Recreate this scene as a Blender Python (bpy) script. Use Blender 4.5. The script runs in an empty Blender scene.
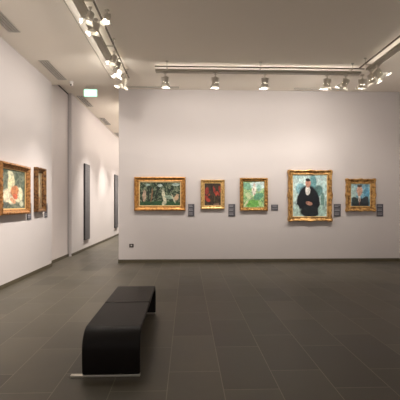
import bpy, bmesh, math, random
from mathutils import Vector, Matrix
random.seed(4)
R = math.radians
C = bpy.context.scene.collection
SC = bpy.context.scene
SC.view_settings.view_transform = 'Standard'
SC.view_settings.look = 'None'
SC.view_settings.gamma = 1
SC.view_settings.use_curve_mapping = False
SC.view_settings.exposure = 0.75

# ---------------------------------------------------------------- measures (metres)
CAMZ = 1.5
CEIL = 4.43          # gallery ceiling
CEIL2 = 4.67         # corridor ceiling
XL = -3.26           # left wall face
XR = 5.54            # right wall face
YB = 9.75            # back wall face
XE = -1.74           # free end of the back wall
YF = -3.5            # open end behind the viewer, no wall, lets world light in as fill
F = 380.0
YAW = math.atan(13/F)

def on_y(px, py, Y):
    k = (px-200)/F
    cx, cy = k*math.cos(YAW)+math.sin(YAW), -k*math.sin(YAW)+math.cos(YAW)
    d = Y/cy
    return Vector((d*cx, Y, CAMZ+(204-py)/F*d))
def on_x(px, py, X):
    k = (px-200)/F
    cx, cy = k*math.cos(YAW)+math.sin(YAW), -k*math.sin(YAW)+math.cos(YAW)
    d = X/cx
    return Vector((X, d*cy, CAMZ+(204-py)/F*d))

# ---------------------------------------------------------------- materials
def mat(name):
    m = bpy.data.materials.new(name); m.use_nodes = True
    nt = m.node_tree
    return m, nt, nt.nodes['Principled BSDF']
def plain(name, col, rough=.5, metal=0, spec=.5, bump=0, bscale=40, var=0, vscale=3):
    m, nt, b = mat(name)
    b.inputs['Base Color'].default_value = (*col, 1)
    b.inputs['Roughness'].default_value = rough
    b.inputs['Metallic'].default_value = metal
    b.inputs['Specular IOR Level'].default_value = spec
    tc = nt.nodes.new('ShaderNodeTexCoord')
    if var:
        n = nt.nodes.new('ShaderNodeTexNoise'); n.inputs['Scale'].default_value = vscale
        n.inputs['Detail'].default_value = 5
        nt.links.new(tc.outputs['Object'], n.inputs['Vector'])
        r = nt.nodes.new('ShaderNodeMapRange')
        r.inputs['To Min'].default_value = 1-var; r.inputs['To Max'].default_value = 1+var
        nt.links.new(n.outputs['Fac'], r.inputs['Value'])
        v = nt.nodes.new('ShaderNodeVectorMath'); v.operation = 'SCALE'
        v.inputs[0].default_value = col
        nt.links.new(r.outputs[0], v.inputs['Scale'])
        nt.links.new(v.outputs[0], b.inputs['Base Color'])
    if bump:
        n = nt.nodes.new('ShaderNodeTexNoise'); n.inputs['Scale'].default_value = bscale
        n.inputs['Detail'].default_value = 4
        nt.links.new(tc.outputs['Object'], n.inputs['Vector'])
        bp = nt.nodes.new('ShaderNodeBump'); bp.inputs['Strength'].default_value = bump
        bp.inputs['Distance'].default_value = .01
        nt.links.new(n.outputs['Fac'], bp.inputs['Height'])
        nt.links.new(bp.outputs[0], b.inputs['Normal'])
    return m
def emis(name, col, s):
    m, nt, b = mat(name)
    b.inputs['Base Color'].default_value = (*col, 1)
    b.inputs['Emission Color'].default_value = (*col, 1)
    b.inputs['Emission Strength'].default_value = s
    return m

def floor_mat():
    m, nt, b = mat('slate_slab_floor')
    L = nt.links.new
    tc = nt.nodes.new('ShaderNodeTexCoord')
    mp = nt.nodes.new('ShaderNodeMapping'); mp.inputs['Rotation'].default_value = (0, 0, R(90))
    mp.inputs['Location'].default_value = (.3, .16, 0)
    L(tc.outputs['Object'], mp.inputs['Vector'])
    br = nt.nodes.new('ShaderNodeTexBrick')
    br.inputs['Scale'].default_value = 1
    br.inputs['Brick Width'].default_value = .92
    br.inputs['Row Height'].default_value = .455
    br.inputs['Mortar Size'].default_value = .0035
    br.inputs['Mortar Smooth'].default_value = .3
    br.offset = .37; br.offset_frequency = 2
    br.inputs['Color1'].default_value = (.050, .044, .031, 1)
    br.inputs['Color2'].default_value = (.082, .072, .052, 1)
    br.inputs['Mortar'].default_value = (.17, .148, .11, 1)
    L(mp.outputs[0], br.inputs['Vector'])
    n = nt.nodes.new('ShaderNodeTexNoise'); n.inputs['Scale'].default_value = 2.2; n.inputs['Detail'].default_value = 7
    n.inputs['Roughness'].default_value = .65
    L(tc.outputs['Object'], n.inputs['Vector'])
    r = nt.nodes.new('ShaderNodeMapRange'); r.inputs['From Min'].default_value = .3; r.inputs['From Max'].default_value = .7
    r.inputs['To Min'].default_value = .82; r.inputs['To Max'].default_value = 1.18
    L(n.outputs['Fac'], r.inputs['Value'])
    v = nt.nodes.new('ShaderNodeVectorMath'); v.operation = 'SCALE'
    L(br.outputs['Color'], v.inputs[0]); L(r.outputs[0], v.inputs['Scale'])
    L(v.outputs[0], b.inputs['Base Color'])
    r2 = nt.nodes.new('ShaderNodeMapRange'); r2.inputs['To Min'].default_value = .32; r2.inputs['To Max'].default_value = .50
    L(n.outputs['Fac'], r2.inputs['Value']); L(r2.outputs[0], b.inputs['Roughness'])
    bp = nt.nodes.new('ShaderNodeBump'); bp.inputs['Strength'].default_value = .2; bp.inputs['Distance'].default_value = .004
    L(n.outputs['Fac'], bp.inputs['Height']); L(bp.outputs[0], b.inputs['Normal'])
    b.inputs['Specular IOR Level'].default_value = .36
    return m

def gold_mat(name, hi, lo, scale=30, metal=.55):
    m, nt, b = mat(name)
    L = nt.links.new
    tc = nt.nodes.new('ShaderNodeTexCoord')
    n = nt.nodes.new('ShaderNodeTexNoise'); n.inputs['Scale'].default_value = scale; n.inputs['Detail'].default_value = 6
    L(tc.outputs['Object'], n.inputs['Vector'])
    r = nt.nodes.new('ShaderNodeValToRGB')
    r.color_ramp.elements[0].position = .36; r.color_ramp.elements[0].color = (*lo, 1)
    r.color_ramp.elements[1].position = .58; r.color_ramp.elements[1].color = (*hi, 1)
    L(n.outputs['Fac'], r.inputs[0]); L(r.outputs[0], b.inputs['Base Color'])
    b.inputs['Metallic'].default_value = metal; b.inputs['Roughness'].default_value = .42
    bp = nt.nodes.new('ShaderNodeBump'); bp.inputs['Strength'].default_value = .5; bp.inputs['Distance'].default_value = .006
    L(n.outputs['Fac'], bp.inputs['Height']); L(bp.outputs[0], b.inputs['Normal'])
    return m

def paint_mat(name, w, h, ramp, blobs, nscale=5, wobble=.12, seed=0, stretch=(1, 1)):
    """oil paint: a mottled ground (ramp of colours) with soft brushed patches on it"""
    m, nt, b = mat(name)
    L = nt.links.new
    tc = nt.nodes.new('ShaderNodeTexCoord')
    mp = nt.nodes.new('ShaderNodeMapping'); mp.inputs['Scale'].default_value = (1/w, 0, 1/h)
    L(tc.outputs['Object'], mp.inputs['Vector'])
    n = nt.nodes.new('ShaderNodeTexNoise'); n.inputs['Scale'].default_value = 6; n.inputs['Detail'].default_value = 3
    off = nt.nodes.new('ShaderNodeVectorMath'); off.operation = 'ADD'; off.inputs[1].default_value = (seed, seed*2, 0)
    L(mp.outputs[0], off.inputs[0]); L(off.outputs[0], n.inputs['Vector'])
    s = nt.nodes.new('ShaderNodeVectorMath'); s.operation = 'SUBTRACT'; s.inputs[1].default_value = (.5, .5, .5)
    L(n.outputs['Color'], s.inputs[0])
    k = nt.nodes.new('ShaderNodeVectorMath'); k.operation = 'MULTIPLY'; k.inputs[1].default_value = (wobble, 0, wobble)
    L(s.outputs[0], k.inputs[0])
    p = nt.nodes.new('ShaderNodeVectorMath'); p.operation = 'ADD'
    L(mp.outputs[0], p.inputs[0]); L(k.outputs[0], p.inputs[1])
    g = nt.nodes.new('ShaderNodeTexNoise'); g.inputs['Scale'].default_value = nscale; g.inputs['Detail'].default_value = 5
    g.inputs['Distortion'].default_value = .8
    gs = nt.nodes.new('ShaderNodeVectorMath'); gs.operation = 'MULTIPLY_ADD'
    gs.inputs[1].default_value = (stretch[0], 1, stretch[1]); gs.inputs[2].default_value = (seed, 0, 3*seed)
    L(mp.outputs[0], gs.inputs[0]); L(gs.outputs[0], g.inputs['Vector'])
    cr = nt.nodes.new('ShaderNodeValToRGB'); els = cr.color_ramp.elements
    for i, (pos, col) in enumerate(ramp):
        e = els[i] if i < 2 else els.new(pos)
        e.position = pos; e.color = (*col, 1)
    L(g.outputs['Fac'], cr.inputs[0])
    cur = cr.outputs[0]
    for (cx, cy, rx, ry, ang, col) in blobs:
        t = nt.nodes.new('ShaderNodeMapping'); t.vector_type = 'TEXTURE'
        t.inputs['Location'].default_value = (cx-.5, 0, cy-.5)
        t.inputs['Rotation'].default_value = (0, R(ang), 0)
        t.inputs['Scale'].default_value = (rx, 1, ry)
        L(p.outputs[0], t.inputs['Vector'])
        ln = nt.nodes.new('ShaderNodeVectorMath'); ln.operation = 'LENGTH'
        L(t.outputs[0], ln.inputs[0])
        mr = nt.nodes.new('ShaderNodeMapRange')
        mr.inputs['From Min'].default_value = .85; mr.inputs['From Max'].default_value = 1.12
        mr.inputs['To Min'].default_value = 1; mr.inputs['To Max'].default_value = 0
        L(ln.outputs['Value'], mr.inputs['Value'])
        mx = nt.nodes.new('ShaderNodeMix'); mx.data_type = 'RGBA'
        L(mr.outputs[0], mx.inputs[0]); L(cur, mx.inputs[6]); mx.inputs[7].default_value = (*col, 1)
        cur = mx.outputs[2]
    g2 = nt.nodes.new('ShaderNodeTexNoise'); g2.inputs['Scale'].default_value = 11; g2.inputs['Detail'].default_value = 4; g2.inputs['Distortion'].default_value = 1.2
    L(mp.outputs[0], g2.inputs['Vector'])
    r2 = nt.nodes.new('ShaderNodeMapRange'); r2.inputs['From Min'].default_value = .3; r2.inputs['From Max'].default_value = .7
    r2.inputs['To Min'].default_value = .55; r2.inputs['To Max'].default_value = 1.38
    L(g2.outputs['Fac'], r2.inputs['Value'])
    v = nt.nodes.new('ShaderNodeVectorMath'); v.operation = 'SCALE'
    L(cur, v.inputs[0]); L(r2.outputs[0], v.inputs['Scale'])
    L(v.outputs[0], b.inputs['Base Color'])
    b.inputs['Roughness'].default_value = .55
    bp = nt.nodes.new('ShaderNodeBump'); bp.inputs['Strength'].default_value = .4; bp.inputs['Distance'].default_value = .004
    L(g2.outputs['Fac'], bp.inputs['Height']); L(bp.outputs[0], b.inputs['Normal'])
    return m

M = {}
M['wall'] = plain('mauve_grey_wall_paint', (.59, .55, .54), .85, spec=.2, bump=.05, bscale=150, var=.015, vscale=1.5)
M['ceil'] = plain('ceiling_paint', (.86, .80, .71), .9, spec=.1, bump=.03, bscale=120)
M['door'] = plain('door_paint', (.62, .56, .54), .6, spec=.3)
M['floor'] = floor_mat()
M['base'] = plain('skirting_brown', (.085, .07, .042), .5, var=.15, vscale=4)
M['gap'] = plain('shadow_gap_black', (.012, .010, .009), .8)
M['ventdark'] = plain('vent_inside', (.03, .026, .022), .8)
M['vent'] = plain('vent_paint', (.56, .52, .46), .55)
M['rail'] = plain('track_paint', (.50, .46, .38), .4, spec=.5)
M['raild'] = plain('track_rod', (.20, .17, .13), .45, metal=.3)
M['lamp'] = plain('lamp_body_paint', (.66, .61, .52), .35, spec=.5)
M['lampin'] = plain('lamp_reflector', (.80, .77, .70), .35, metal=.1)
M['black'] = plain('black_plastic', (.02, .02, .02), .4)
M['white'] = plain('white_plastic', (.75, .73, .70), .45)
M['lens'] = emis('lamp_lens', (1, .93, .82), 18)
M['led'] = emis('led_diffuser', (1, .95, .88), 8.0)  # glow of the strips added along the tracks
M['shell'] = plain('dark_brown_leather', (.007, .0052, .0046), .46, spec=.17, bump=.12, bscale=260, var=.1, vscale=6)
M['steel'] = plain('brushed_steel', (.62, .58, .52), .32, metal=.9, bump=.04, bscale=200)
M['frameblk'] = plain('bench_frame_black', (.02, .018, .017), .5)
M['plac'] = plain('placard_slate', (.085, .082, .095), .5)
M['plactxt'] = plain('placard_print', (.42, .41, .44), .6)
M['panel'] = plain('text_panel_slate', (.10, .098, .104), .5, var=.12, vscale=5)
M['panelside'] = plain('text_panel_edge', (.03, .028, .028), .5)

# ---------------------------------------------------------------- mesh helpers
def new_bm(): return bmesh.new()
def bx(bm, x0, x1, y0, y1, z0, z1):
    vs = [bm.verts.new((x, y, z)) for x in (x0, x1) for y in (y0, y1) for z in (z0, z1)]
    for f in ((0,1,3,2), (4,6,7,5), (0,4,5,1), (2,3,7,6), (0,2,6,4), (1,5,7,3)):
        bm.faces.new([vs[i] for i in f])
    return vs
def cyl(bm, p0, p1, r0, r1=None, n=20, caps=True):
    p0, p1 = Vector(p0), Vector(p1); r1 = r0 if r1 is None else r1
    d = (p1-p0).normalized(); a = d.orthogonal().normalized(); b_ = d.cross(a)
    A, B = [], []
    for i in range(n):
        t = 2*math.pi*i/n; o = a*math.cos(t)+b_*math.sin(t)
        A.append(bm.verts.new(p0+o*r0)); B.append(bm.verts.new(p1+o*r1))
    for i in range(n):
        j = (i+1) % n; bm.faces.new((A[i], A[j], B[j], B[i]))
    if caps: bm.faces.new(A[::-1]); bm.faces.new(B)
def obj(name, bm, m, parent=None, bevel=0, smooth=False, seg=2):
    bmesh.ops.recalc_face_normals(bm, faces=bm.faces)
    me = bpy.data.meshes.new(name); bm.to_mesh(me); bm.free()
    o = bpy.data.objects.new(name, me); C.objects.link(o)
    me.materials.append(m)
    if parent: o.parent = parent
    if smooth:
        for p in me.polygons: p.use_smooth = True
    if bevel:
        md = o.modifiers.new('bevel', 'BEVEL'); md.width = bevel; md.segments = seg; md.limit_method = 'ANGLE'; md.angle_limit = R(35)
    return o
def box(name, m, a, b, parent=None, bevel=0):
    bm = new_bm(); bx(bm, a[0], b[0], a[1], b[1], a[2], b[2]); return obj(name, bm, m, parent, bevel)
def thing(name, label, cat, loc=(0,0,0), rot=(0,0,0), group=None):
    o = bpy.data.objects.new(name, None); C.objects.link(o); o.empty_display_size = .1
    o.location = loc; o.rotation_euler = rot; o['label'] = label; o['category'] = cat
    if group: o['group'] = group
    return o
def tag(o, label, cat, group=None):
    o['label'] = label; o['category'] = cat
    if group: o['group'] = group
    return o
def struct(o): o['kind'] = 'structure'; return o
def copy_tree(o, parent=None):
    c = o.copy(); C.objects.link(c)
    if parent: c.parent = parent
    for ch in list(o.children): copy_tree(ch, c)
    return c

# ---------------------------------------------------------------- the setting
YC = 24.0
struct(box('floor', M['floor'], (-3.8, YF-.2, -.12), (XR+.3, YC+.2, 0)))
struct(box('ceiling', M['ceil'], (-3.6, YF-.2, CEIL), (XR+.2, YB-.28, CEIL+.5)))
bm = new_bm(); bx(bm, XE+.02, XR+.2, YB-.28, YB+.1, CEIL, CEIL+.5)
struct(obj('ceiling_strip', bm, M['ceil'])).name = 'ceiling_back'
struct(box('ceiling_corridor', M['ceil'], (-3.8, YB-.28, CEIL2), (XE+.02, YC+.2, CEIL2+.3)))
YD0, YD1 = 9.27, 11.02
struct(box('wall_left', M['wall'], (-3.6, YF-.2, 0), (XL, YD0, CEIL)))
# upright behind and above the recessed door, then the corridor wall
struct(box('wall_recess', M['wall'], (-3.8, YD0, 0), (-3.46, YD1, CEIL2)))
struct(box('wall_corridor', M['wall'], (-3.8, YD1, 0), (-3.31, YC, CEIL2)))
struct(box('wall_back', M['wall'], (XE, YB, 0), (XR+.2, YB+.35, CEIL2)))
struct(box('wall_corridor_right', M['wall'], (XE, YB+.35, 0), (XE+.25, YC, CEIL2)))
struct(box('wall_corridor_end', M['wall'], (-3.8, YC, 0), (XE+.25, YC+.2, CEIL2)))
struct(box('wall_right', M['wall'], (XR, YF-.2, 0), (XR+.2, YB, CEIL)))
# tall flush door leaf in the recess, with solid black strips as gap shade at its head and far edge
d = box('door_1', M['door'], (-3.458, YD0+.012, .015), (-3.40, YD1-.036, CEIL2-.045), bevel=.003); struct(d)
g = new_bm(); bx(g, -3.459, -3.403, YD1-.035, YD1-.001, .076, CEIL2-.001); bx(g, -3.459, -3.403, YD0+.001, YD1-.035, CEIL2-.044, CEIL2-.001)
obj('gap_strip', g, M['gap'], d)
# skirtings
struct(box('baseboard_back', M['base'], (XE-.012, YB-.012, 0), (XR, YB, .085)))
struct(box('baseboard_left', M['base'], (XL, YF, 0), (XL+.012, YD0+.012, .075)))
struct(box('baseboard_recess', M['base'], (-3.40, YD0+.012, 0), (-3.388, YD1, .075)))
struct(box('baseboard_corridor', M['base'], (-3.31, YD1, 0), (-3.298, YC, .075)))
struct(box('baseboard_right', M['base'], (XR-.012, YF, 0), (XR, YB-.012, .085)))
struct(box('trim_1', M['rail'], (-1.775, YF, CEIL-.010), (-1.755, 8.9, CEIL)))  # added strip drawing the dark edge line of the ceiling glow band

# ---------------------------------------------------------------- ceiling vents
def vent(label, x0, x1, y0, y1, z, n, along='y', group='slotted air vents in the ceiling'):
    t = thing('ceiling_vent', label, 'vent', ((x0+x1)/2, (y0+y1)/2, z), group=group)
    w, l = (x1-x0)/2, (y1-y0)/2
    bm = new_bm(); bx(bm, -w, w, -l, l, -.004, -.0005); obj('backing', bm, M['ventdark'], t)  # dark plate on the solid ceiling stands in for shade inside the slots
    bm = new_bm(); e = .015
    bx(bm, -w, -w+e, -l, l, -.016, -.004); bx(bm, w-e, w, -l, l, -.016, -.004)
    bx(bm, -w+e, w-e, -l, -l+e, -.016, -.004); bx(bm, -w+e, w-e, l-e, l, -.016, -.004)
    obj('vent_frame', bm, M['vent'], t)
    for i in range(1, n):
        bm = new_bm()
        if along == 'y':
            c = -w+2*w*i/n; bx(bm, c-.0125, c+.0125, -l+e, l-e, -.015, -.004)
        else:
            c = -l+2*l*i/n; bx(bm, -w+e, w-e, c-.008, c+.008, -.015, -.004)
        obj('slat', bm, M['vent'], t)
    return t
vent('slotted ceiling vent nearest the viewer, cut by the left picture edge', -3.03, -2.83, 5.35, 6.56, CEIL, 4)
vent('slotted ceiling vent above the left wall just before the tall door recess', -3.03, -2.83, 7.86, 9.05, CEIL, 4)
vent('first slotted vent of the corridor ceiling, just behind the exit sign', -3.24, -3.04, 11.25, 12.45, CEIL2, 4)
vent('second slotted vent of the corridor ceiling, midway along', -3.24, -3.04, 14.1, 15.3, CEIL2, 4)
vent('farthest slotted vent of the corridor ceiling, beside the end of the back wall', -3.24, -3.04, 17.0, 18.2, CEIL2, 4)
vent('narrow linear vent above the wide woodland painting', XE+.03, -.2, YB-.25, YB-.15, CEIL, 2, 'x', 'linear vents along the back wall')
vent('narrow linear vent above the large portrait', 2.72, 4.06, YB-.25, YB-.15, CEIL, 2, 'x', 'linear vents along the back wall')

# ---------------------------------------------------------------- lighting tracks
ZT = CEIL-.10      # top of the channel
def track(label, p0, p1, side):
    """side: unit vector towards the wall the track lights"""
    p0, p1, side = Vector(p0), Vector(p1), Vector(side)
    mid = (p0+p1)/2; t = thing('lighting_track', label, 'lighting track', (mid.x, mid.y, ZT), group='suspended lighting tracks')
    d = (p1-p0); Ln = d.length; t.rotation_euler = (0, 0, math.atan2(d.y, d.x))
    s = 1 if Vector((-d.y, d.x)).dot(side) > 0 else -1      # local +y or -y faces the wall
    h = Ln/2
    ya, yb = sorted((-s*.09, s*.045))
    bm = new_bm(); bx(bm, -h, h, ya, yb, -.05, -.010); bx(bm, -h, h, ya, ya+.008, -.0575, -.05); bx(bm, -h, h, yb-.008, yb, -.0575, -.05)
    bx(bm, -h, h, (ya+yb)/2-.03, (ya+yb)/2+.03, -.056, -.05)
    obj('channel', bm, M['rail'], t, bevel=.003)
    bm = new_bm(); bx(bm, -h+.02, h-.02, *(sorted((s*.047, s*.055))), -.026, -.004); obj('light_strip', bm, M['led'], t)  # glowing strip added to brighten the ceiling and wall top beside the track
    bm = new_bm(); y = -s*.22; bx(bm, -h, h, y-.012, y+.012, -.02, .004); obj('rod', bm, M['raild'], t, bevel=.003)
    n = max(3, int(Ln/1.3))
    for i in range(n):
        x = -h+.25+(Ln-.5)*i/(n-1)
        bm = new_bm(); bx(bm, x-.015, x+.015, -.23 if s > 0 else .09, -.09 if s > 0 else .23, -.032, -.02)
        obj('bracket', bm, M['rail'], t)
        bm = new_bm(); cyl(bm, (x, y, .002), (x, y, CEIL-ZT-.012), .006, n=10); cyl(bm, (x, y, CEIL-ZT-.012), (x, y, CEIL-ZT), .03, n=16)
        obj('hanger', bm, M['rail'], t)
    return t
YT = YB-1.72; XTL = -1.52; XTR = 3.80
track('suspended double track running parallel to the back wall', (-.66, YT, 0), (XTR-.1, YT, 0), (0, 1, 0))
track('suspended double track running along the left side towards the corridor', (XTL, YF+1, 0), (XTL, 8.55, 0), (-1, 0, 0))
track('suspended double track running off the right picture edge', (XTR, YF+1, 0), (XTR, YT-.26, 0), (1, 0, 0))

# spotlight prototype: pivot at root origin; head points down (-z), tilts towards +y
def make_spot():
    t = thing('track_spotlight', '', 'spotlight', group='spotlights on the ceiling tracks')
    bm = new_bm(); cyl(bm, (0, 0, .0), (0, 0, .075), .011, n=12); bx(bm, -.035, .035, -.03, .03, .07, .10)
    bx(bm, -.078, .078, -.012, .012, -.004, .006)
    bx(bm, -.083, -.076, -.012, .012, -.075, .006); bx(bm, .076, .083, -.012, .012, -.075, .006)
    obj('mounting_bracket', bm, M['lamp'], t, bevel=.002)
    PIV = -.06
    bm = new_bm(); cyl(bm, (0, 0, .07), (0, 0, .05), .045, .066, 28); cyl(bm, (0, 0, .05), (0, 0, -.03), .066, n=28)
    cyl(bm, (0, 0, -.03), (0, 0, -.09), .066, .074, 28, False)
    for k in range(3): cyl(bm, (0, 0, .015+.014*k), (0, 0, .021+.014*k), .070, n=28)
    b_ = obj('lamp_body', bm, M['lamp'], t, bevel=.002); b_.location.z = PIV
    bm = new_bm(); cyl(bm, (0, 0, -.031), (0, 0, -.036), .058, n=28)
    l_ = obj('lens', bm, M['lens'], t); l_.location.z = PIV
    # four-sided hood with a longer flap on the wall side
    bm = new_bm()
    a, c, z0, z1 = .066, .098, -.088, -.145
    cs = [(-1,-1), (1,-1), (1,1), (-1,1)]
    for i in range(4):
        p, q = cs[i], cs[(i+1) % 4]
        zz = z1; cc = c
        if i == 2: zz, cc = -.185, .135
        if i == 0: zz, cc = -.098, .070
        v = [bm.verts.new((p[0]*a, p[1]*a, z0)), bm.verts.new((q[0]*a, q[1]*a, z0)),
             bm.verts.new((q[0]*c, q[1]*cc, zz)), bm.verts.new((p[0]*c, p[1]*cc, zz))]
        bm.faces.new(v)
    h_ = obj('barn_door_hood', bm, M['lampin'], t); h_.location.z = PIV
    sd = h_.modifiers.new('solid', 'SOLIDIFY'); sd.thickness = .004; sd.offset = 0
    ld = bpy.data.lights.new('spot_beam', 'SPOT'); ld.energy = 60; ld.color = (1, .92, .84)
    ld.spot_size = R(100); ld.spot_blend = 1.0; ld.shadow_soft_size = .035
    lo = bpy.data.objects.new('spot_beam', ld); C.objects.link(lo); lo.parent = t
    lo.location = (0, 0, PIV)
    l2 = ld.copy(); l2.name = 'spill_light'; l2.spot_size = R(176); l2.spot_blend = 1  # second wide light, added to lift the upper wall and ceiling
    lo = bpy.data.objects.new('spill_light', l2); C.objects.link(lo); lo.parent = t
    return t
protoS = make_spot()
firstS = [True]
def spot(x, y, dirdeg, tilt, label, power=1, down=1, z=None, drop=0, z0=ZT-.05, group=None):
    """dirdeg: compass of the throw measured from +y (clockwise positive = +x)"""
    o = protoS if firstS[0] else copy_tree(protoS)
    firstS[0] = False
    o.location = (x, y, z0-.109-drop); o.rotation_euler = (0, 0, -R(dirdeg)); o['label'] = label
    if group: o['group'] = group
    if x < 0 and y < YT-.01: o.scale = (.74,)*3; o.location.z += .026
    for ch in o.children:
        n = ch.name.split('.')[0]
        if n in ('lamp_body', 'lens', 'barn_door_hood'):
            ch.rotation_euler = (R(tilt), 0, 0)
        if n in ('spot_beam', 'spill_light'):
            sp = n == 'spill_light'
            ch.rotation_euler = (R(tilt+(30 if sp else 0)), 0, 0)
            ch.location = Vector((0, 0, -.06)) + Matrix.Rotation(R(tilt), 3, 'X') @ Vector((0, .06 if sp else -.01, -.19 if sp else -.135))
            ch.data = ch.data.copy(); ch.data.energy = (BEAM*down if n == 'spot_beam' else SPILL)*power
            if n == 'spot_beam' and down > 1: ch.data.spot_size = R(74)
    return o
BEAM = 54; SPILL = 21
spot(-.46, YT, 0, 26, 'leftmost spotlight of the back track, at its left end', 1.0)
spot(.60, YT, 0, 26, 'second spotlight from the left on the back track', 1.0)
spot(1.66, YT, 0, 26, 'spotlight near the middle of the back track, above the green landscape', 1.0)
spot(3.00, YT, -4, 26, 'spotlight of the back track above the large portrait', .9)
spot(3.40, YT, -35, 38, 'tilted spotlight turned left, just left of the right track corner', .65)
spot(3.76, YT, 10, 34, 'spotlight at the right corner where two tracks meet', .5)
spot(XTR, 7.72, 70, 34, 'first spotlight on the right track, just past the corner', .45)
spot(XTR, 7.44, 95, 45, 'second spotlight on the right track, tilted outwards to the right wall', .35)
spot(XTL+.16, 5.40, -100, 19, 'left track spotlight nearest the viewer with bright mouth turned to left wall', 1.35, 2.3)
spot(XTL+.16, 5.74, -80, 19, 'left track spotlight just behind the nearest one, lowest of the near three', 1.35, 2.3)
spot(XTL+.38, 5.46, -150, 18, 'spotlight on the inner rod of the left track, rightmost of the near trio', .5)
spot(XTL+.20, 6.96, -95, 20, 'left track spotlight in the middle of the run, alone against the ceiling', 1.35, 2.3)
spot(XTL+.20, 7.28, -20, 55, 'spotlight on inner rod of left track whose dull back faces the viewer', .7)
spot(XTL+.16, 7.72, -80, 24, 'left track spotlight second from the far end', .9, 3.0)
spot(XTL+.20, 8.14, -72, 26, 'left track spotlight at the far end above the wall corner', .9, 3.0)
# runs carry on behind the viewer
GB = 'spotlights behind the viewer'
for i, (x, y, a) in enumerate([(XTL, 3.6, -90), (XTL, 1.9, -90), (XTL, .1, -90), (XTL, -1.6, -90),
                               (XTR, 5.6, 90), (XTR, 3.8, 90), (XTR, 1.9, 90), (XTR, .1, 90), (XTR, -1.6, 90)]):
    spot(x, y, a, 26, 'track spotlight behind the viewer or outside the frame, aimed at a side wall', .5 if x > 0 else .85, 1 if x > 0 else 2, group=GB)
t = thing('linear_wall_washer', 'linear light of the corridor, hidden behind the end of the back wall', 'ceiling light', (-1.86, 17.6, CEIL2))  # invented luminaire, added to brighten the corridor wall and floor
bm = new_bm(); bx(bm, -.04, .04, -5.6, 5.6, -.10, 0); obj('housing', bm, M['rail'], t, bevel=.004)
bm = new_bm(); bx(bm, -.052, -.041, -5.55, 5.55, -.09, -.02); obj('diffuser', bm, emis('washer_diffuser', (1, .94, .88), 5.2), t)
bm = new_bm(); bx(bm, -.04, .04, -5.55, 5.55, -.112, -.101); obj('floor_diffuser', bm, emis('down_diffuser', (1, .93, .82), 18), t)  # downward glow added for the corridor floor
for i in range(5):  # further unseen lamps added to lift the corridor floor
    ld = bpy.data.lights.new('downlight', 'SPOT'); ld.energy = 560; ld.color = (1, .93, .84); ld.spot_size = R(78); ld.spot_blend = 1; ld.shadow_soft_size = .04
    lo = bpy.data.objects.new('downlight', ld); C.objects.link(lo); lo.parent = t; lo.location = (-.02, -4.9+2.4*i, -.16); lo.rotation_euler = (0, R(8), 0)

# ---------------------------------------------------------------- exit sign and ceiling sensor
p = on_y(90.5, 93, 10.0)
t = thing('exit_sign', 'glowing pale green exit sign hanging from the corridor ceiling', 'exit sign', (p.x, p.y, p.z-.10))
bm = new_bm(); bx(bm, -.175, .175, 0, .04, 0, .20); obj('housing', bm, M['white'], t, bevel=.006)
bm = new_bm(); bx(bm, -.165, .165, -.004, -.0005, .01, .19); obj('lit_panel', bm, emis('exit_green', (.45, 1, .65), 1.0), t)
bm = new_bm(); yy0, yy1 = -.007, -.0045
cyl(bm, (-.035, yy0, .155), (-.035, yy1, .155), .016, n=16)
def lim(bm, x0, z0, x1, z1, w):
    d_ = Vector((x1-x0, 0, z1-z0)); n_ = Vector((-d_.z, 0, d_.x)).normalized()*w/2
    v = [bm.verts.new((x0+n_.x*s, y, z0+n_.z*s)) for y in (yy0, yy1) for s in (-1, 1)] + \
        [bm.verts.new((x1+n_.x*s, y, z1+n_.z*s)) for y in (yy0, yy1) for s in (-1, 1)]
    for f in ((0,1,5,4), (2,3,7,6), (0,2,6,4), (1,3,7,5), (0,1,3,2), (4,5,7,6)): bm.faces.new([v[i] for i in f])
lim(bm, -.045, .135, -.060, .085, .026); lim(bm, -.060, .085, -.035, .055, .014); lim(bm, -.035, .055, -.045, .022, .012)
lim(bm, -.060, .085, -.085, .050, .014); lim(bm, -.085, .050, -.115, .050, .011)
lim(bm, -.045, .130, -.015, .110, .010); lim(bm, -.045, .130, -.080, .120, .010)
lim(bm, .03, .10, .11, .10, .014); lim(bm, .085, .13, .115, .10, .014); lim(bm, .085, .07, .115, .10, .014)
obj('pictogram', bm, emis('exit_white', (.85, 1, .9), 1.5), t)
bm = new_bm(); zt = CEIL2-(p.z-.10)
cyl(bm, (-.1, .02, .198), (-.1, .02, zt), .006, n=10); cyl(bm, (.1, .02, .198), (.1, .02, zt), .006, n=10)
obj('hanger', bm, M['white'], t)
p = on_y(71.5, 92, 9.2)
t = thing('ceiling_sensor', 'small white ceiling sensor with dark lens above the tall door recess', 'sensor', (p.x, p.y, CEIL))
bm = new_bm(); cyl(bm, (0, 0, 0), (0, 0, -.03), .05, .045, 20); cyl(bm, (0, 0, -.03), (0, 0, -.10), .03, .036, 20)
obj('sensor_body', bm, M['white'], t, smooth=False)
bm = new_bm(); bmesh.ops.create_uvsphere(bm, u_segments=14, v_segments=8, radius=.020, matrix=Matrix.Translation((-.004, -.028, -.082)))
obj('dark_lens', bm, M['black'], t, smooth=True)

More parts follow.
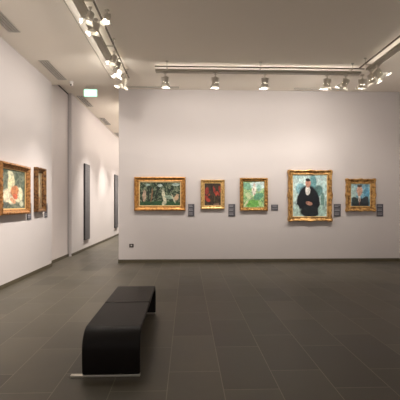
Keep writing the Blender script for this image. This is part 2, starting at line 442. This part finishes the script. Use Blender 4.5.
# ---------------------------------------------------------------- picture frames
def frame_bm(w, h, bw, profile, ornate=0, beads=0, lip=0):
    """moulding swept round a w x h opening-outside; profile = [(t 0..1, height)]; y negative = towards viewer"""
    bm = new_bm(); N = 44
    rings = []
    for (t, ht) in profile:
        o = bw*t; a, b_ = w/2-o, h/2-o
        ring = []
        for s in range(4):
            for i in range(N):
                u = -1+2*i/N
                rel = (w if s % 2 == 0 else h)
                bul = 0; dh = 0
                if ornate:
                    cor = math.exp(-((abs(u)-.93)/.10)**2); mid = math.exp(-(u/.14)**2); q = math.exp(-((abs(u)-.5)/.07)**2)*.35
                    bul = ornate*(cor*.9+mid+q-.25)*(1-t)
                    if 0 < t < 1: dh = ornate*.7*(cor+mid*.9+.25*math.cos(u*rel*70))
                if beads and .1 < t < .75: dh += beads*(math.cos(u*rel*math.pi*beads_per) > -.2)
                if s == 0: P = (u*a, -(b_+bul))
                elif s == 1: P = (a+bul, u*b_)
                elif s == 2: P = (-u*a, b_+bul)
                else: P = (-(a+bul), -u*b_)
                ring.append(bm.verts.new((P[0], -(ht+dh), P[1])))
        rings.append(ring)
    n = 4*N
    for r0, r1 in zip(rings, rings[1:]):
        for i in range(n):
            j = (i+1) % n; bm.faces.new((r0[i], r0[j], r1[j], r1[i]))
    r0, r1 = rings[-1], rings[0]
    for i in range(n):
        j = (i+1) % n; bm.faces.new((r0[i], r0[j], r1[j], r1[i]))
    return bm
beads_per = 10
PROF = {
 'scoop': [(0, .004), (0, .055), (.06, .075), (.2, .082), (.32, .07), (.5, .045), (.7, .036), (.85, .045), (.93, .043), (1, .03), (1, .004)],
 'box':   [(0, .004), (0, .085), (.08, .098), (.35, .10), (.5, .088), (.8, .055), (.9, .058), (1, .045), (1, .004)],
 'flat':  [(0, .004), (0, .05), (.1, .062), (.3, .060), (.42, .045), (.8, .036), (.88, .045), (1, .03), (1, .004)],
}
def painting(label, loc, w, h, cw, ch, prof, gold, linercol, pm, rotz=0, ornate=0, beads=0, liner=.018, group='gilt framed paintings'):
    t = thing('framed_painting', label, 'painting', loc, (0, 0, rotz), group)
    bwx, bwz = (w-cw)/2, (h-ch)/2
    bw = min(bwx, bwz)
    fb = frame_bm(w, h, bw, PROF[prof], ornate, beads)
    # let side and head mouldings have their own widths
    for v in fb.verts:
        pass
    obj('frame', fb, gold, t, smooth=True).modifiers.new('es', 'EDGE_SPLIT').split_angle = R(40)
    ow, oh = w-2*bw+.004, h-2*bw+.004
    if linercol:
        bm = new_bm(); y0, y1 = -.034, -.02
        bx(bm, -ow/2, -ow/2+liner, y0, y1, -oh/2, oh/2); bx(bm, ow/2-liner, ow/2, y0, y1, -oh/2, oh/2)
        bx(bm, -ow/2+liner, ow/2-liner, y0, y1, -oh/2, -oh/2+liner); bx(bm, -ow/2+liner, ow/2-liner, y0, y1, oh/2-liner, oh/2)
        obj('inner_slip', bm, linercol, t, bevel=.003)
    bm = new_bm(); bx(bm, -ow/2, ow/2, -.019, -.006, -oh/2, oh/2)
    obj('canvas', bm, pm, t)
    return t
G1 = gold_mat('orange_gilding', (.56, .28, .075), (.28, .125, .03), 18, .45)
G2 = gold_mat('pale_gilding', (.72, .48, .19), (.42, .25, .08), 22, .45)
G3 = gold_mat('bright_gilding', (.60, .34, .10), (.25, .12, .035), 26, .45)
G4 = gold_mat('rococo_gilding', (.62, .36, .12), (.24, .12, .035), 14, .5)
G5 = gold_mat('copper_gilding', (.50, .24, .08), (.20, .085, .028), 24, .45)
G6 = gold_mat('brown_gilding', (.26, .13, .045), (.08, .035, .014), 20, .45)
SL = plain('slip_pale_gold', (.85, .62, .30), .45, metal=.3)
SLd = plain('slip_dark', (.10, .06, .03), .5)

def backpic(box_, canv, Y=YB):
    a = on_y(box_[0], box_[3], Y-.08); b_ = on_y(box_[2], box_[1], Y-.08)
    c = on_y(canv[0], canv[3], Y-.04); d_ = on_y(canv[2], canv[1], Y-.04)
    w, h, cw, ch = b_.x-a.x, b_.z-a.z, d_.x-c.x, d_.z-c.z
    return ((a.x+b_.x)/2, Y, (a.z+b_.z)/2), w, h, cw, ch

# woodland (generic): dark green mottle with pale trunks
loc, w, h, cw, ch = backpic((134, 176.8, 185.6, 210.8), (139.3, 181.2, 180.8, 205.8))
DK = (.012, .022, .014)
pm = paint_mat('oil_woodland', cw, ch,
    [(.30, DK), (.43, (.015, .03, .018)), (.5, (.05, .085, .045)), (.57, (.24, .27, .18)), (.63, (.02, .04, .022)), (.8, (.12, .09, .045))],
    [(.5, .10, .6, .10, 0, (.03, .09, .035)), (.12, .42, .045, .24, 0, (.45, .33, .24)), (.30, .45, .02, .3, 4, (.22, .12, .06)),
     (.60, .38, .045, .30, -6, (.62, .60, .44)), (.58, .12, .04, .10, 10, (.50, .50, .36)), (.42, .5, .02, .25, 0, (.02, .03, .02)),
     (.72, .36, .12, .07, 25, (.28, .36, .27)), (.90, .36, .05, .14, 10, (.55, .38, .24)), (.82, .3, .02, .2, -15, (.45, .42, .3)),
     (.5, .84, .07, .06, 0, (.40, .47, .44)), (.88, .88, .10, .06, 0, (.34, .42, .38)), (.2, .86, .06, .05, 0, (.25, .33, .30)), (.22, .5, .02, .35, 0, (.02, .03, .02))],
    nscale=9, wobble=.07, seed=1, stretch=(1.7, 1))
painting('wide woodland painting with pale tree trunks in a gilt frame, leftmost on the back wall', loc, w, h, cw, ch, 'scoop', G1, SL, pm, liner=.022)
# red flowers on dark
loc, w, h, cw, ch = backpic((200.8, 179.6, 224.8, 209.2), (204.2, 182.8, 221.2, 205.3))
RD = (.27, .032, .02)
pm = paint_mat('oil_red_flowers', cw, ch,
    [(.32, (.012, .008, .006)), (.46, (.035, .022, .014)), (.56, (.06, .04, .02)), (.7, (.022, .016, .01)), (.8, (.05, .02, .012))],
    [(.16, .66, .11, .17, 20, RD), (.12, .36, .12, .10, -20, RD), (.24, .24, .12, .08, 15, (.42, .05, .03)), (.30, .48, .05, .05, 0, (.40, .05, .03)),
     (.60, .68, .07, .18, -18, RD), (.74, .54, .07, .12, 20, (.45, .06, .03)), (.92, .72, .07, .18, -12, RD), (.86, .5, .04, .08, 0, (.30, .04, .02)),
     (.62, .28, .02, .2, 5, (.10, .11, .05)), (.72, .05, .18, .06, 0, (.22, .13, .09))],
    nscale=6, wobble=.10, seed=2)
painting('small dark painting of red blooms in a pale gold frame, second on the back wall', loc, w, h, cw, ch, 'flat', G2, SL, pm, liner=.012)
# pale green landscape
loc, w, h, cw, ch = backpic((240.2, 177.8, 268.2, 210.8), (244.2, 181.6, 265.2, 207.2))
pm = paint_mat('oil_green_landscape', cw, ch,
    [(.32, (.10, .26, .12)), (.44, (.26, .48, .20)), (.52, (.50, .62, .30)), (.6, (.20, .42, .26)), (.7, (.60, .66, .42))],
    [(.75, .86, .5, .14, 0, (.62, .76, .74)), (.18, .82, .22, .14, 15, (.20, .42, .28)), (.74, .76, .10, .14, 0, (.34, .60, .50)),
     (.52, .62, .10, .19, 0, (.85, .82, .72)), (.52, .86, .05, .07, 0, (.62, .52, .42)), (.50, .68, .025, .05, 0, (.40, .10, .06)), (.53, .50, .02, .05, 0, (.40, .14, .07)),
     (.72, .42, .24, .14, -15, (.12, .33, .20)), (.25, .44, .16, .10, 30, (.55, .62, .36)), (.45, .14, .42, .15, 0, (.16, .42, .09)),
     (.14, .14, .05, .17, 30, (.70, .72, .45)), (.80, .12, .06, .14, -30, (.42, .62, .28))],
    nscale=7, wobble=.12, seed=3)
painting('pale green landscape painting with a white house in a beaded gold frame', loc, w, h, cw, ch, 'flat', G3, None, pm, beads=.022)
# large portrait (generic seated figure)
loc, w, h, cw, ch = backpic((288.6, 170.0, 332.4, 221.4), (293.8, 174.4, 327.6, 216.8))
BK = (.007, .009, .014)
pm = paint_mat('oil_large_portrait', cw, ch,
    [(.30, (.30, .48, .50)), (.45, (.46, .64, .64)), (.55, (.60, .74, .72)), (.68, (.38, .58, .56)), (.8, (.62, .76, .74))],
    [(.60, .80, .10, .20, 0, (.14, .32, .34)), (.76, .62, .12, .14, 30, (.13, .26, .25)), (.88, .36, .06, .22, 0, (.16, .30, .26)),
     (.22, .66, .14, .14, 0, (.26, .50, .56)), (.5, .10, .5, .10, 0, (.50, .66, .56)),
     (.44, .54, .26, .20, 0, BK), (.22, .40, .10, .22, 14, BK), (.68, .40, .11, .22, -16, BK), (.46, .28, .34, .14, 0, BK),
     (.50, .12, .30, .14, 0, (.016, .02, .024)), (.86, .14, .12, .14, 0, (.40, .58, .52)), (.12, .14, .08, .14, 0, (.50, .68, .62)),
     (.44, .62, .075, .11, 0, (.85, .83, .78)), (.45, .79, .08, .10, 8, (.52, .26, .18)), (.45, .875, .07, .035, 8, (.025, .018, .015)),
     (.48, .32, .10, .045, 15, (.55, .28, .20))],
    nscale=4, wobble=.05, seed=5)
painting('largest painting, a portrait of a dark-suited figure, in an ornate gilt frame', loc, w, h, cw, ch, 'scoop', G4, SL, pm, ornate=.022, liner=.016)
# small portrait (generic bust)
loc, w, h, cw, ch = backpic((346.6, 178.6, 376.2, 211.4), (350.8, 183.2, 370.4, 206.0))
pm = paint_mat('oil_small_portrait', cw, ch,
    [(.30, (.10, .24, .34)), (.44, (.18, .40, .52)), (.54, (.38, .58, .62)), (.68, (.16, .40, .56)), (.8, (.52, .64, .62))],
    [(.14, .62, .16, .32, 0, (.42, .58, .56)), (.82, .6, .14, .22, 0, (.12, .34, .50)),
     (.50, .12, .48, .24, 0, (.022, .030, .034)), (.24, .26, .20, .14, 30, (.03, .05, .05)), (.74, .28, .20, .14, -30, (.03, .04, .05)),
     (.45, .34, .06, .17, 0, (.75, .68, .58)), (.46, .20, .02, .15, 0, (.20, .06, .04)), (.46, .70, .15, .20, 0, (.66, .38, .26)), (.47, .90, .14, .05, 0, (.06, .035, .02)),
     (.44, .50, .08, .04, 0, (.50, .26, .18))],
    nscale=5, wobble=.06, seed=7)
painting('small blue portrait of a dark-jacketed figure, rightmost painting on the back wall', loc, w, h, cw, ch, 'scoop', G4, SL, pm, ornate=.016, liner=.012)

# left wall paintings
def leftpic(px0, px1, ztop, zbot):
    a = on_x(px0, 200, XL+.08); b_ = on_x(px1, 200, XL+.08)
    return a.y, b_.y
y0 = on_x(2, 200, XL+.1).y; pa = on_x(31, 167.3, XL+.1); y1 = pa.y
za = pa.z; zb = on_x(31, 213.6, XL+.1).z
pm = paint_mat('oil_still_life', y1-y0-.19, za-zb-.19,
    [(.30, (.05, .075, .055)), (.45, (.11, .14, .10)), (.55, (.20, .22, .16)), (.68, (.08, .11, .09)), (.8, (.25, .26, .18))],
    [(.42, .62, .14, .30, 0, (.72, .66, .42)), (.38, .86, .09, .09, 0, (.62, .60, .42)), (.34, .32, .26, .18, 15, (.76, .68, .50)),
     (.70, .38, .20, .20, 0, (.70, .66, .46)), (.55, .46, .18, .14, -20, (.50, .20, .09)), (.58, .32, .10, .07, 10, (.62, .14, .07)), (.48, .22, .14, .05, 20, (.66, .35, .20)),
     (.2, .12, .12, .07, 0, (.12, .14, .12)), (.84, .14, .1, .08, 0, (.46, .48, .36))],
    nscale=5, wobble=.10, seed=9)
painting('framed still life in cream and red, larger painting on the left wall', (XL, (y0+y1)/2, (za+zb)/2), y1-y0, za-zb, y1-y0-.19, za-zb-.19, 'box', G5, SL, pm, rotz=R(90), beads=.008, liner=.02)
y0 = on_x(33.5, 200, XL).y; pa = on_x(46.8, 169, XL+.1); y1 = pa.y
za = pa.z; zb = on_x(46.8, 211.6, XL+.1).z
pm = paint_mat('oil_hanging_still_life', y1-y0-.17, za-zb-.17,
    [(.30, (.10, .06, .03)), (.45, (.22, .14, .07)), (.55, (.30, .22, .12)), (.68, (.14, .11, .07)), (.8, (.36, .28, .16))],
    [(.5, .50, .18, .38, 0, (.52, .42, .26)), (.5, .80, .10, .14, 0, (.40, .42, .34)), (.46, .42, .08, .25, 0, (.66, .58, .42)), (.56, .22, .10, .10, 0, (.40, .22, .12))],
    nscale=5, wobble=.08, seed=11)
painting('narrow-looking brown painting in a dark deep frame, farther one on the left wall', (XL, (y0+y1)/2, (za+zb)/2), y1-y0, za-zb, y1-y0-.17, za-zb-.17, 'box', G6, None, pm, rotz=R(90))

# ---------------------------------------------------------------- wall labels and panels
def placard(label, loc, w, h, rotz=0, rows=7):
    t = thing('wall_label', label, 'wall label', loc, (0, 0, rotz), 'small grey caption plates')
    bm = new_bm(); bx(bm, -w/2, w/2, -.014, -.001, -h/2, h/2); obj('plate', bm, M['plac'], t, bevel=.002)
    bm = new_bm(); random.seed(int(w*9000+loc[0]*50))
    z = h/2-.025
    step = (h-.05)/rows
    for i in range(rows):
        if i != 2 and not (rows > 5 and i == 5):
            e = w/2-.016-random.random()*.05
            bx(bm, -w/2+.016, e, -.0152, -.014, z-step*.30, z)
        z -= step
    obj('printed_lines', bm, M['plactxt'], t)
    return t
def backlab(label, b, rows):
    a = on_y(b[0], b[3], YB); c = on_y(b[2], b[1], YB)
    placard(label, ((a.x+c.x)/2, YB, (a.z+c.z)/2), c.x-a.x, c.z-a.z, 0, rows)
backlab('grey caption plate right of the wide woodland painting', (188.2, 204, 194.4, 216.2), 8)
backlab('grey caption plate right of the small red flower painting', (228.4, 204, 235.2, 216.4), 8)
backlab('small square caption plate right of the green landscape, shortest plate', (271.2, 204.6, 278, 210.6), 4)
backlab('grey caption plate right of the largest portrait', (333.8, 204, 340.6, 216.4), 8)
backlab('grey caption plate right of the small blue portrait, rightmost plate', (376.6, 204, 383, 216.4), 8)
def leftlab(label, b):
    a = on_x(b[0], b[3], XL); c = on_x(b[2], b[3], XL); zt = on_x(b[2], b[1], XL).z; zb_ = c.z
    placard(label, (XL, (a.y+c.y)/2, (zt+zb_)/2), c.y-a.y, zt-zb_, R(90), 8)
leftlab('caption plate at the lower right of the cream and red still life', (26.8, 203.5, 30.8, 219.5))
leftlab('caption plate beside the dark deep-framed painting, nearest the door recess', (44.3, 203.5, 47, 217.5))

def tall_panel(label, y0, y1, z0, z1):
    t = thing('text_panel', label, 'wall panel', (-3.31, (y0+y1)/2, z0), (0, 0, R(90)), 'tall dark text panels')
    w, h = (y1-y0)/2, z1-z0
    bm = new_bm(); bx(bm, -w, w, -.05, -.002, 0, h); obj('board', bm, M['panelside'], t, bevel=.003)
    bm = new_bm(); bx(bm, -w+.015, w-.015, -.053, -.05, .015, h-.015); obj('face_sheet', bm, M['panel'], t)
    bm = new_bm(); random.seed(3)
    for c in range(2):
        z = h-.12
        while z > h*.36:
            x0 = -w+.06+c*(w-.03)
            bx(bm, x0, x0+(w-.12)*random.uniform(.7, 1), -.0542, -.053, z, z+.012); z -= .034 if random.random() > .12 else .075
    obj('printed_lines', bm, plain('panel_print', (.20, .195, .20), .6), t)
a = on_x(83.5, 166, -3.31); b_ = on_x(90, 166, -3.26)
tall_panel('tall dark text panel on the corridor wall, nearer and wider of the two', a.y, b_.y, .34, 2.80)
a = on_x(114, 177, -3.31); b_ = on_x(118.3, 177, -3.26)
tall_panel('tall dark text panel farther down the corridor, beside the back wall end', a.y, b_.y, .40, 2.84)

# wall socket
p = on_y(131.5, 245.6, YB)
t = thing('wall_socket', 'small black double socket low on the back wall near its left end', 'socket', (p.x, YB, p.z), group=None)
bm = new_bm(); bx(bm, -.055, .055, -.012, -.001, -.045, .045); obj('cover_plate', bm, plain('socket_black', (.03, .022, .018), .4), t, bevel=.004)
bm = new_bm(); bx(bm, -.02, .02, -.014, -.012, -.012, .018); obj('insert', bm, M['white'], t)

# ---------------------------------------------------------------- bench
BX0, BX1 = -.918, -.418
BY0, BY1 = 3.305, 5.24
bt = thing('gallery_bench', 'long low black waterfall bench with two seat halves on the slab floor', 'bench', ((BX0+BX1)/2, (BY0+BY1)/2, 0), (0, 0, R(.6)))
HW = (BX1-BX0)/2; HL = (BY1-BY0)/2
def shell(sgn, Ht=.405, th=.045, r=.17, zb=.022):
    """waterfall half seen in section: up from the floor, round, then flat to the middle"""
    outer = []
    outer.append((HL-.012, zb)); outer.append((HL-.002, zb+.10))
    n = 14
    for i in range(n+1):
        a = math.pi/2*i/n
        outer.append((HL-r+r*math.cos(a), Ht-r+r*math.sin(a)))
    outer.append((.008, Ht))
    ri = r-th
    inner = [(.008, Ht-th)]
    for i in range(n, -1, -1):
        a = math.pi/2*i/n
        inner.append((HL-r+ri*math.cos(a), Ht-r+ri*math.sin(a)))
    inner.append((HL-th-.002, zb+.10)); inner.append((HL-th-.012, zb))
    pts = outer+inner
    bm = new_bm()
    A = [bm.verts.new((-HW, sgn*y, z)) for y, z in pts]; B = [bm.verts.new((HW, sgn*y, z)) for y, z in pts]
    k = len(pts)
    for i in range(k):
        j = (i+1) % k; bm.faces.new((A[i], A[j], B[j], B[i]))
    # side faces as quads between matching outer and inner points
    m = k//2
    for S in (A, B):
        for i in range(m-1): bm.faces.new((S[i], S[i+1], S[k-2-i], S[k-1-i]))
    o = obj('seat_shell', bm, M['shell'], bt, bevel=.012, seg=3)
    for pl in o.data.polygons: pl.use_smooth = True
    o.modifiers['bevel'].harden_normals = True
    return o
shell(-1); shell(1)
for s in (-1, 1):
    bm = new_bm()
    y = s*(HL-.03)
    bx(bm, -HW-.10, HW+.0, y-.022, y+.020, .001, .019)
    obj('floor_bar', bm, M['steel'], bt, bevel=.003)
bm = new_bm()
for x in (-HW+.10, HW-.14): bx(bm, x, x+.04, -HL+.10, HL-.10, .405-.045-.042, .405-.047)
bx(bm, -HW+.10, HW-.10, -.03, .03, .405-.045-.06, .405-.086)
obj('under_frame', bm, M['frameblk'], bt)

# ---------------------------------------------------------------- camera and world
cd = bpy.data.cameras.new('camera'); cam = bpy.data.objects.new('camera', cd); C.objects.link(cam)
cam.location = (0, 0, CAMZ); cam.rotation_euler = (R(90), 0, -YAW)
cd.sensor_width = 36; cd.lens = F/400*36; cd.shift_y = 4/400; cd.clip_end = 100
SC.camera = cam
wd = bpy.data.worlds.new('world'); SC.world = wd; wd.use_nodes = True
wd.node_tree.nodes['Background'].inputs[0].default_value = (1, .93, .86, 1)
wd.node_tree.nodes['Background'].inputs[1].default_value = .36
